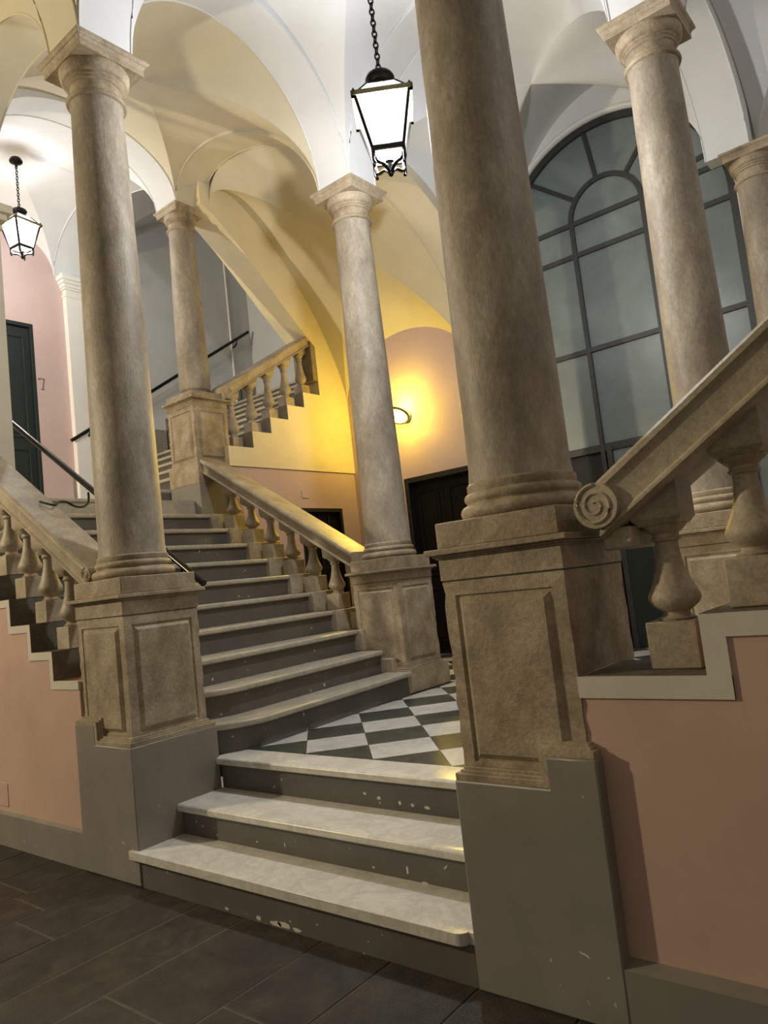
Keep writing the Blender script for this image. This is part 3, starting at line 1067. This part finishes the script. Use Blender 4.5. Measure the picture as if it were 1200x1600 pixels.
def scroll(parent, axis, c, a, z, r, width, flip, mat='rail_stone'):
    """volute: drum plus raised spiral on the front face"""
    b = MB()
    K = 28
    pts = [(a + r * cos(2 * pi * q / K), z + r * sin(2 * pi * q / K)) for q in range(K)]
    ax = 'y' if axis == 'x' else 'x'
    b.prism(pts, ax, c - width / 2, c + width / 2)
    v = b.build('volute', mat, parent, bevel=0.008, ang=30)
    for side in (-1, 1):
        s = MB()
        p = []
        for q in range(46):
            t = q / 45
            ang = 2 * pi * 2.1 * t * flip + (0.5 * pi)
            rr = r * (0.92 - 0.78 * t)
            y = c + side * (width / 2 + 0.001)
            p.append((a + rr * cos(ang), y, z + rr * sin(ang)) if axis == 'x' else (y, a + rr * cos(ang), z + rr * sin(ang)))
        s.tube(p, [0.008 - 0.004 * q / 45 for q in range(46)], 6)
        s.build('spiral', mat, v)
    return v


SL = RIS / 0.292
# front left
b1 = thing('balustrade', 'stone balustrade stepping up left above the pink wall from the left pedestal', 'balustrade', (-1.6, 0.26, 1.4))
zr = lambda x: 1.875 - SL * 0.94 * (x + 0.50)
rail(b1, 'x', 0.235, -0.47, -2.52, zr(-0.47) + 0.03, zr(-2.52) + 0.03, 0.29, 0.185)
scroll(b1, 'x', 0.235, -0.525, 1.865, 0.05, 0.295, 1)
src = None
for k in range(4, 11):
    cx = nf(k) - 0.075
    bb = make_baluster(b1, cx, 0.235, zk(k), zr(cx) - 0.20, -SL, 'x', 0.95)
# front right
b2 = thing('balustrade', 'stone balustrade with carved scroll climbing right from the nearest pedestal', 'balustrade', (3.6, 0.26, 1.2))
zr2 = lambda x: 1.862 + 0.668 * (x - 2.99)
rail(b2, 'x', 0.265, 3.0, 4.9, zr2(3.0), zr2(4.9), 0.36, 0.205)
scroll(b2, 'x', 0.265, 3.005, 1.785, 0.083, 0.37, 1)
MB().box(2.99, 3.10, 0.14, 0.39, 1.62, 1.70).build('scroll_block', 'rail_stone', b2, bevel=0.01)
for k in range(3, 9):
    cx = nr(k + 1) - 0.135
    make_baluster(b2, cx, 0.265, zk(k) + 0.002, zr2(cx) - 0.225, 0.69, 'x')
# inner left (C to E)
b3 = thing('balustrade', 'stone balustrade between the landing column and the slender column pedestal, rail end glowing yellow', 'balustrade', (-1.6, 2.98, 1.6))
zr3 = lambda x: 1.905 - (3.20 - 1.905) / (2.10) * (x + 0.60)
rail(b3, 'x', 2.985, -0.62, -2.77, zr3(-0.62), zr3(-2.77), 0.34, 0.17)
for k in range(3, 11):
    cx = nk(k) - 0.16
    if cx < -2.66: continue
    make_baluster(b3, cx, 2.985, zk(k), zr3(cx) - 0.185, -SL, 'x', 0.95)
# upper (E to the back)
b4 = thing('balustrade', 'upper stone balustrade above the stepped yellow wall', 'balustrade', (-2.9, 4.0, 3.6))
zr4 = lambda y: 4.13 + 0.605 * (y - 3.20)
rail(b4, 'y', -2.89, 3.20, 4.83, zr4(3.20), zr4(4.83), 0.36, 0.17)
scroll(b4, 'y', -2.89, 3.30, 4.07, 0.07, 0.32, -1)
for q in range(5):
    zt_ = Z2L[q]
    zb_ = Z2L[q - 1] if q else 3.2
    pe = [(Y2[q] - 0.004, zb_), (Y2[q] + 0.012, zb_), (Y2[q] + 0.012, zt_ - 0.010), (Y2[q + 1], zt_ - 0.010), (Y2[q + 1], zt_ + 0.002), (Y2[q] - 0.004, zt_ + 0.002)]
    MB().prism(pe, 'x', -3.10, -2.703).build('end_block', 'block_stone_lit', b4, bevel=0.002)
    yc_ = Y2[q] + 0.165
    make_baluster(b4, -2.875, yc_, zt_ + 0.002, zr4(yc_) - 0.175, 0.605, 'y', 0.88)
MB().box(-3.05, -2.705, 4.80, 4.885, 4.44, 5.02).build('end_post', 'block_stone_lit', b4, bevel=0.005)

# ================================================================== METAL HANDRAILS
h1 = thing('handrail', 'dark tubular steel handrail running down inside the left flight behind the front column', 'handrail', (-1.4, 0.75, 1.2))
HS = (3.45 - 1.73) / 2.64
MB().tube([(-3.1, 0.75, 1.73 + HS * 2.94), (-0.16, 0.75, 1.73)], 0.024, 12).build('rail_tube', 'steel_rail', h1)
for xx in (-0.75, -0.4):
    MB().tube([(xx, 0.75, 1.73 - HS * (xx + 0.16)), (xx, 0.75, 1.66 - HS * (xx + 0.16)), (xx, 0.45, 1.66 - HS * (xx + 0.16))], 0.010, 8).build('bracket', 'black_iron', h1)
h2 = thing('handrail', 'slim black handrail fixed to the pale grey wall of the upper flight', 'handrail', (XW + 0.08, 4.6, 4.0))
HW = (6.37 - 4.08) / (6.42 - 2.90)
MB().tube([(XW + 0.09, 2.90, 4.08), (XW + 0.09, 6.42, 6.37)], 0.026, 10).build('rail_tube', 'black_iron', h2)
for yq in (3.2, 4.05, 5.1, 6.15):
    zq = 4.08 + HW * (yq - 2.90)
    MB().tube([(XW + 0.09, yq, zq), (XW + 0.09, yq - 0.03, zq - 0.10), (XW + 0.06, yq - 0.05, zq - 0.15), (XW + 0.001, yq - 0.05, zq - 0.15)], 0.013, 8).build('bracket', 'black_iron', h2)
# loose cable
CABLE = [(-1.569, 0.745, 2.599), (-1.501, 0.7, 2.507), (-1.461, 0.62, 2.464), (-1.422, 0.53, 2.467), (-1.367, 0.44, 2.488), (-1.321, 0.36, 2.48), (-1.276, 0.3, 2.448), (-1.376, 0.24, 2.487)]
def smooth_path(P, n=6):
    P = [Vector(p) for p in P]
    out = []
    for i in range(len(P) - 1):
        p0, p1, p2, p3 = P[max(i - 1, 0)], P[i], P[i + 1], P[min(i + 2, len(P) - 1)]
        for q in range(n):
            t = q / n
            out.append(0.5 * ((2 * p1) + (p2 - p0) * t + (2 * p0 - 5 * p1 + 4 * p2 - p3) * t * t + (3 * p1 - p0 - 3 * p2 + p3) * t ** 3))
    return out + [P[-1]]


cb = MB().tube(smooth_path(CABLE), 0.009, 8).build('cable', 'cable_black')
cb['label'] = 'loose black cable curling from the steel handrail onto the stone rail'
cb['category'] = 'cable'
# white conduit on the grey wall
cn = MB().tube([(XW + 0.02, 6.06, 4.9), (XW + 0.02, 6.06, 8.6)], 0.018, 8).build('conduit', 'white')
cn['label'] = 'thin pale conduit running up the grey stair wall'
cn['category'] = 'pipe'


# ================================================================== DOORS AND WINDOW
def leaf(parent, name, axis, a0, a1, z0, z1, c, panels, mat, th=0.05):
    """door leaf facing -y (axis 'x') or +x (axis 'y') with recessed panels"""
    def bx(mb, p0, p1, q0, q1, d0, d1):
        if axis == 'x': mb.box(p0, p1, c - d1, c - d0, q0, q1)
        else: mb.box(c + d0, c + d1, p0, p1, q0, q1)
        return mb
    o = bx(MB(), a0, a1, z0, z1, -th, 0.0).build(name, mat, parent, bevel=0.003)
    for (p0, p1, q0, q1) in panels:
        f = MB()
        t = 0.03
        bx(f, p0, p1, q0, q0 + t, 0, 0.014); bx(f, p0, p1, q1 - t, q1, 0, 0.014)
        bx(f, p0, p0 + t, q0, q1, 0, 0.0138); bx(f, p1 - t, p1, q0, q1, 0, 0.0138)
        f.build('panel_moulding', mat, o, bevel=0.004)
        bx(MB(), p0 + 0.06, p1 - 0.06, q0 + 0.06, q1 - 0.06, 0, 0.010).build('panel', mat, o, bevel=0.006)
    return o


d1 = MB().box(-1.82, -1.76, 5.40, 5.60, ZL, 2.93).box(-0.80, -0.74, 5.40, 5.60, ZL, 2.93).box(-1.76, -0.80, 5.40, 5.60, 2.86, 2.93).build('door_1', 'door_frame_dark', bevel=0.004)
struct(d1, 'black double door under the yellow wall lamp')
for a0, a1 in ((-1.757, -1.284), (-1.276, -0.803)):
    lf_ = leaf(d1, 'door_leaf', 'x', a0, a1, ZL + 0.01, 2.855, 5.50, [(a0 + 0.07, a1 - 0.07, ZL + 0.15, 1.45), (a0 + 0.07, a1 - 0.07, 1.60, 2.75)], 'door_black')
MB().lathe([(0.018, 0), (0.026, 0.01), (0.026, 0.03), (0.012, 0.045)], 0, 0, 16).xform(Matrix.Translation((-1.24, 5.485, 1.55)) @ Matrix.Rotation(pi / 2, 4, 'X')).build('door_knob', 'brass_iron', lf_)

d2 = MB().box(-2.96, -2.725, 4.30, 4.345, ZL, 2.67).box(-2.96, -2.725, 5.075, 5.12, ZL, 2.67).box(-2.96, -2.725, 4.345, 5.075, 2.62, 2.67).build('door_2', 'door_frame_dark', bevel=0.003)
struct(d2, 'small dark service door in the peach wall')
l2 = leaf(d2, 'door_leaf', 'y', 4.347, 5.073, ZL + 0.01, 2.615, -2.80, [], 'door_black')
gb = MB()
for q in range(1, 4):
    gb.box(-2.80, -2.785, 4.347 + q * 0.1815 - 0.012, 4.347 + q * 0.1815 + 0.012, ZL + 0.02, 2.61)
gb.box(-2.80, -2.786, 4.35, 5.07, 1.86, 1.89)
gb.build('door_batten', 'door_frame_dark', l2)

d3 = MB().box(XW - 0.12, XW - 0.002, 1.70, 1.745, ZU, 5.73).box(XW - 0.12, XW - 0.002, 2.455, 2.50, ZU, 5.73).box(XW - 0.12, XW - 0.002, 1.745, 2.455, 5.68, 5.73).build('door_3', 'door_green', bevel=0.003)
struct(d3, 'dark green panelled door on the pink wall of the upper landing')
leaf(d3, 'door_leaf', 'y', 1.747, 2.453, ZU + 0.005, 5.675, XW - 0.045, [(1.83, 2.38, 4.10, 5.55), (1.83, 2.38, 2.95, 3.95)], 'door_green')
# the number 7 (strokes of paint)
n7 = MB()
xf = XW + 0.003
n7.box(XW + 0.0005, xf, 2.525, 2.615, 4.945, 4.962)
n7.box(XW + 0.0005, xf, 2.525, 2.540, 4.930, 4.955)
n7.prism([(2.600, 4.948), (2.617, 4.948), (2.588, 4.80), (2.568, 4.80)], 'x', XW + 0.0005, xf)
n7.box(XW + 0.0005, xf, 2.552, 2.604, 4.795, 4.806)
o7 = n7.build('door_number', 'number_paint', smooth=False)
o7['label'] = 'painted number 7 on the pink wall beside the green door'
o7['category'] = 'number'

# window_1
wf = MB()
fw_ = 0.035
YW0, YW1 = YB + 0.04, YB + 0.11
# outer frame arch
ring = []
for q in range(49):
    a = pi - pi * q / 48
    ring.append((cos(a), sin(a)))
outer = [(WC + WR * c_, WZ + WR * s_) for c_, s_ in ring]
inner = [(WC + (WR - 0.075) * c_, WZ + (WR - 0.075) * s_) for c_, s_ in ring]
poly = [(WC - WR, ZL)] + outer + [(WC + WR, ZL), (WC + WR - 0.075, ZL)] + inner[::-1] + [(WC - WR + 0.075, ZL)]
w1 = MB().prism(poly, 'y', YW0 - 0.02, YW1 + 0.02).build('window_1', 'window_iron', smooth=False)
struct(w1, 'big arched window screen of frosted panes in dark iron bars')
XM0, XM1 = 0.915, 1.735
ZS, ZT2, ZT3, ZT4, ZT5 = 5.42, 5.05, 3.93, 2.82, 1.75
IC, IR = (XM0 + XM1) / 2, (XM1 - XM0) / 2


def wbar(name, p, q, wd=0.05):
    MB().bar((p[0], (YW0 + YW1) / 2, p[1]), (q[0], (YW0 + YW1) / 2, q[1]), 0.05, wd).build(name, 'window_iron', w1) if abs(p[0] - q[0]) > 1e-6 else \
        MB().box(p[0] - wd / 2, p[0] + wd / 2, YW0, YW1, p[1], q[1]).build(name, 'window_iron', w1)


wbar('mullion', (XM0, ZL), (XM0, ZS)); wbar('mullion', (XM1, ZL), (XM1, ZS))
xl, xr = WC - WR + 0.03, WC + WR - 0.03
for z in (ZS, ZT2, ZT3):
    MB().box(xl, xr, YW0 + 0.003, YW1 - 0.003, z - 0.027, z + 0.027).build('transom', 'window_iron', w1)
MB().box(xl, xr, YW0 + 0.003, YW1 + 0.003, ZT4 - 0.05, ZT4 + 0.03).build('transom', 'window_iron', w1)
ip = [(IC + IR * cos(pi - pi * q / 30), (YW0 + YW1) / 2, ZS + IR * sin(pi - pi * q / 30)) for q in range(31)]
ia = MB()
po_ = [(IC + (IR + 0.027) * cos(pi - pi * q / 30), ZS + (IR + 0.027) * sin(pi - pi * q / 30)) for q in range(31)]
pi_ = [(IC + (IR - 0.027) * cos(pi - pi * q / 30), ZS + (IR - 0.027) * sin(pi - pi * q / 30)) for q in range(31)]
ia.prism(po_ + pi_[::-1], 'y', YW0, YW1).build('inner_arch', 'window_iron', w1, ang=30)
# radiating bars
for ang in (141, 97, 50, 8):
    a = radians(ang)
    p = (IC + IR * cos(a), ZS + IR * sin(a))
    # intersection with outer arch
    t = 0.0
    while (p[0] + t * cos(a) - WC) ** 2 + (p[1] + t * sin(a) - WZ) ** 2 < (WR - 0.05) ** 2: t += 0.01
    wbar('radial_bar', p, (p[0] + t * cos(a), p[1] + t * sin(a)), 0.05)
# panes
yg0, yg1 = YW0 + 0.03, YW0 + 0.038


def pane(poly):
    MB().prism(poly, 'y', yg0, yg1).build('pane', 'window_glass', w1, smooth=False)


def rect(x0, x1, z0, z1): pane([(x0, z0), (x1, z0), (x1, z1), (x0, z1)])


cols = [(xl + 0.04, XM0), (XM0, XM1), (XM1, xr - 0.04)]
for (x0, x1) in cols:
    rect(x0, x1, ZT2, ZS)
    rect(x0, x1, ZT3, ZT2)
    rect(x0, x1, ZT4, ZT3)
pane([(IC + IR * cos(pi - pi * q / 24), ZS + IR * sin(pi - pi * q / 24)) for q in range(25)])
angs = [180, 141, 97, 50, 8, 0]
for a0, a1 in zip(angs[:-1], angs[1:]):
    pin, pout = [], []
    for q in range(9):
        a = radians(a0 + (a1 - a0) * q / 8)
        p = (IC + IR * cos(a), ZS + IR * sin(a))
        t = 0.0
        while (p[0] + t * cos(a) - WC) ** 2 + (p[1] + t * sin(a) - WZ) ** 2 < (WR - 0.04) ** 2 and t < 2: t += 0.01
        pin.append(p)
        pout.append((p[0] + t * cos(a), p[1] + t * sin(a)))
    pane(pout + pin[::-1])
# lower doors of the screen: flat black sheet as the unlit opening, then glazed leaves over dark panels
lowx = [xl + 0.04, 0.99, 1.70, 2.40, xr - 0.04]
MB().box(lowx[0], 0.965, YW0 + 0.05, YW0 + 0.06, ZL, ZT4).build('dark_opening', 'door_frame_dark', w1)
for q in range(1, 4):
    x0, x1 = lowx[q], lowx[q + 1]
    rect(x0, x1, ZT5, ZT4)
    MB().box(x0 + 0.001, x1 - 0.001, YW0, YW1, ZL, ZT5 - 0.02).build('lower_panel', 'door_green', w1, bevel=0.004)
    MB().box(x0, x1, YW0 - 0.004, YW1 - 0.004, ZT5 - 0.03, ZT5 + 0.03).build('transom', 'window_iron', w1)
    MB().box(x0 - 0.03, x0 + 0.03, YW0 - 0.006, YW1 - 0.006, ZL, ZT4).build('mullion', 'window_iron', w1)
# thin black sheet standing in for the darkness behind the glass
struct(MB().box(-0.2, 3.0, YB + 0.29, YB + 0.32, 0.4, 7.0).build('dark_sheet_behind_window', 'door_frame_dark', smooth=False), 'darkness behind the window')


# ================================================================== LANTERNS
def lantern(cx, cy, zrim, zceil, rot, label, group, power, col, sc=1.0):
    L = Vector((cx, cy, zrim))
    t = thing('hanging_lantern', label, 'lantern', L, group)
    M0 = Matrix.Translation(L) @ Matrix.Rotation(rot, 4, 'Z') @ Matrix.Scale(sc, 4)

    def part(mb, name, mat, par=t, **kw):
        return mb.xform(M0).build(name, mat, par, **kw)
    hr, hb, zb = 0.205, 0.120, -0.39         # half width at rim / bottom of glass, height of bottom
    hc, zc = 0.115, 0.135                    # roof top
    # roof panes and roof bars
    for q in range(4):
        R = Matrix.Rotation(pi / 2 * q, 4, 'Z')
        rp = MB().add([(-hr, -hr, 0.01), (hr, -hr, 0.01), (hc, -hc, zc), (-hc, -hc, zc), (-hr, -hr + 0.006, 0.01), (hr, -hr + 0.006, 0.01), (hc, -hc + 0.006, zc), (-hc, -hc + 0.006, zc)],
                      [(0, 1, 2, 3), (7, 6, 5, 4), (0, 4, 5, 1), (1, 5, 6, 2), (2, 6, 7, 3), (3, 7, 4, 0)]).xform(R)
        part(rp, 'roof_pane', 'lantern_glass', smooth=False)
        gp_ = MB().add([(-hr, -hr, -0.02), (hr, -hr, -0.02), (hb, -hb, zb), (-hb, -hb, zb), (-hr, -hr + 0.006, -0.02), (hr, -hr + 0.006, -0.02), (hb, -hb + 0.006, zb), (-hb, -hb + 0.006, zb)],
                       [(3, 2, 1, 0), (4, 5, 6, 7), (0, 1, 5, 4), (1, 2, 6, 5), (2, 3, 7, 6), (3, 0, 4, 7)]).xform(R)
        part(gp_, 'glass_pane', 'lantern_glass', smooth=False)
        part(MB().bar((-hr - 0.008, -hr - 0.008, 0), (-hb - 0.004, -hb - 0.004, zb), 0.022, 0.022).xform(R), 'corner_bar', 'black_iron')
        part(MB().bar((-hr, -hr, 0.01), (-hc, -hc, zc), 0.014, 0.014).xform(R), 'roof_bar', 'black_iron')
        part(MB().box(-hr - 0.035, hr + 0.035, -hr - 0.035, -hr + 0.012, -0.028, 0.012).xform(R), 'rim_bar', 'brass_iron', bevel=0.004)
        part(MB().box(-hb - 0.012, hb + 0.012, -hb - 0.012, -hb + 0.012, zb - 0.03, zb + 0.006).xform(R), 'bottom_bar', 'black_iron', bevel=0.003)
        # cradle scroll under each corner and side drop
        pts = []
        for i in range(15):
            u = i / 14
            rad_ = hb * 1.38 * (1 - u) + 0.012 * u + 0.035 * sin(pi * u) * (1 - u)
            pts.append((-rad_ * 0.7071, -rad_ * 0.7071, zb - 0.03 - 0.13 * (u ** 0.75) - 0.02 * sin(2 * pi * u)))
        part(MB().tube(pts, 0.015, 6).xform(R), 'cradle_scroll', 'black_iron')
        part(MB().tube([(-hb, -hb, zb), (-hb, -hb, zb - 0.11), (-hb * 0.93, -hb * 0.93, zb - 0.135)], 0.015, 6).xform(R), 'corner_drop', 'black_iron')
        part(MB().lathe([(0.004, 0.0), (0.013, 0.012), (0.004, 0.03)], 0, 0, 10).xform(R @ Matrix.Translation((-hr - 0.012, -hr - 0.012, 0.012))), 'rim_knob', 'black_iron')
    part(MB().lathe([(0.005, zb - 0.195), (0.018, zb - 0.185), (0.022, zb - 0.17), (0.016, zb - 0.15), (0.016, zb - 0.08), (0.034, zb - 0.07), (0.016, zb - 0.05), (0.014, zb + 0.05)], 0, 0, 12), 'finial', 'black_iron')
    part(MB().lathe([(0.125, zc - 0.005), (0.105, zc + 0.02), (0.085, zc + 0.06), (0.105, zc + 0.075), (0.118, zc + 0.10), (0.105, zc + 0.125), (0.05, zc + 0.15), (0.02, zc + 0.165), (0.014, zc + 0.19)], 0, 0, 28), 'cap', 'black_iron')
    part(MB().lathe([(0.02, 0.02), (0.035, 0.0), (0.05, -0.04), (0.05, -0.08), (0.035, -0.12), (0.012, -0.14)], 0, 0, 20), 'bulb', 'bulb_glow')
    # ceiling canopy
    zc0 = (zceil - zrim) / sc
    part(MB().lathe([(0.015, zc0 - 0.14), (0.03, zc0 - 0.09), (0.10, zc0 - 0.055), (0.105, zc0 - 0.035), (0.08, zc0 + 0.01)], 0, 0, 24), 'canopy', 'black_iron')
    # chain
    ln = 0.060
    ring = []
    for q in range(16):
        a = 2 * pi * q / 16
        ring.append((0.019 * cos(a), 0, 0.031 * sin(a)))
    lk = MB().tube(ring, 0.0068, 6, closed=True)
    zz = zc + 0.20
    first = None
    i = 0
    pitch = 0.048
    while zz < zc0 - 0.11:
        if i < 2:
            b = MB().add(lk.v, lk.f).xform(Matrix.Translation((0, 0, zz)) @ Matrix.Rotation(pi / 2 * (i % 2) + 0.4, 4, 'Z'))
            o = part(b, 'chain_link', 'black_iron')
            first = (first or []) + [o]
        else:
            share(first[i % 2], 'chain_link', t, (0, 0, (i - i % 2) * pitch * sc))
        zz += pitch
        i += 1
    pl_ = point_light('lantern_light', L, power, col, 0.09)
    pl_.parent = t
    pl_.location = (0, 0, -0.26 * sc)
    return t


lantern(1.13, 1.74, 5.04, 6.76, radians(36), 'large iron and glass lantern hanging on a chain above the landing', 'hanging lanterns', POWER_MAIN, COL_WHITE, 0.92)
lantern(-4.42, 1.74, 6.39, 7.24, radians(8), 'smaller looking far lantern hanging before the pink wall of the upper landing', 'hanging lanterns', POWER_LANDING, COL_WHITE, 0.74)
lantern(6.70, 1.74, 6.39, 7.24, radians(8), 'lantern of the right upper landing, outside the picture', 'hanging lanterns', POWER_LANDING, COL_WHITE, 0.74)
# a third lantern of the same kind lights the hall, out of the frame to the left
lantern(-4.45, -4.1, 4.40, 6.75, radians(20), 'hall lantern left of the entrance steps, outside the picture', 'hanging lanterns', POWER_HALL, COL_HALL)

# round wall lamp
wlp = thing('wall_lamp', 'round glowing yellow wall lamp above the black double door', 'lamp', (-1.68, YB, 3.75))
MB().lathe([(0.07, 0), (0.075, 0.015), (0.05, 0.03)], 0, 0, 20).xform(Matrix.Translation((-1.68, YB - 0.001, 3.75)) @ Matrix.Rotation(pi / 2, 4, 'X')).build('back_plate', 'window_iron', wlp)
MB().tube([(-1.68, YB - 0.02, 3.75), (-1.68, YB - 0.09, 3.74)], 0.02, 10).build('arm', 'window_iron', wlp)
Mt = Matrix.Translation((-1.68, YB - 0.22, 3.75)) @ Matrix.Rotation(radians(-32), 4, 'X')
ringp = [(0.155 * cos(2 * pi * q / 36), 0.155 * sin(2 * pi * q / 36), 0) for q in range(36)]
MB().tube(ringp, 0.017, 8, closed=True).xform(Mt).build('rim_ring', 'window_iron', wlp)
MB().lathe([(0.02, -0.035), (0.09, -0.028), (0.140, -0.006), (0.140, 0.006), (0.09, 0.028), (0.02, 0.035)], 0, 0, 28).xform(Mt).build('diffuser', 'yellow_glow', wlp)
wl_ = point_light('wall_lamp_light', (0, 0, 0), POWER_WALL, COL_WALL, 0.05)
wl_.parent = wlp
wl_.location = (0.0, -0.20, 0.16)
wl3 = point_light('wall_lamp_light', (0, 0, 0), POWER_WALL * 0.4, COL_WALL, 0.05)
wl3.parent = wlp
wl3.location = (0.0, -0.30, -0.11)
sp = bpy.data.lights.new('wall_lamp_downlight', 'SPOT')      # the lamp's open lower side
sp.energy, sp.color, sp.shadow_soft_size, sp.spot_size, sp.spot_blend = POWER_WALL * 4.5, COL_WALL, 0.05, radians(95), 0.7
wl2 = bpy.data.objects.new('wall_lamp_downlight', sp)
COL.objects.link(wl2)
wl2.parent = wlp
wl2.location = (0.0, -0.30, -0.09)
wl2.rotation_euler = Vector((0.30, -0.72, -0.62)).to_track_quat('-Z', 'Y').to_euler()

# small fittings
jb = thing('junction_box', 'tiny square cover plate on the peach wall above the small door', 'plate', (-2.695, 4.42, 2.84))
MB().box(-2.725, -2.708, 4.36, 4.48, 2.80, 2.90).build('cover', 'pink', jb, bevel=0.003)
for x0, x1, nm in ((-2.36, -2.07, 'left square flush access panel low on the left pink wall, at the picture edge'), (-2.05, -1.73, 'right square flush access panel low on the left pink wall')):
    ap = thing('access_panel', nm, 'panel', (x0, 0.10, 0.27), 'flush access panels')
    MB().box(x0, x1, 0.030, 0.05, 0.275, 0.445).build('cover', 'pink_hall', ap, bevel=0.003)
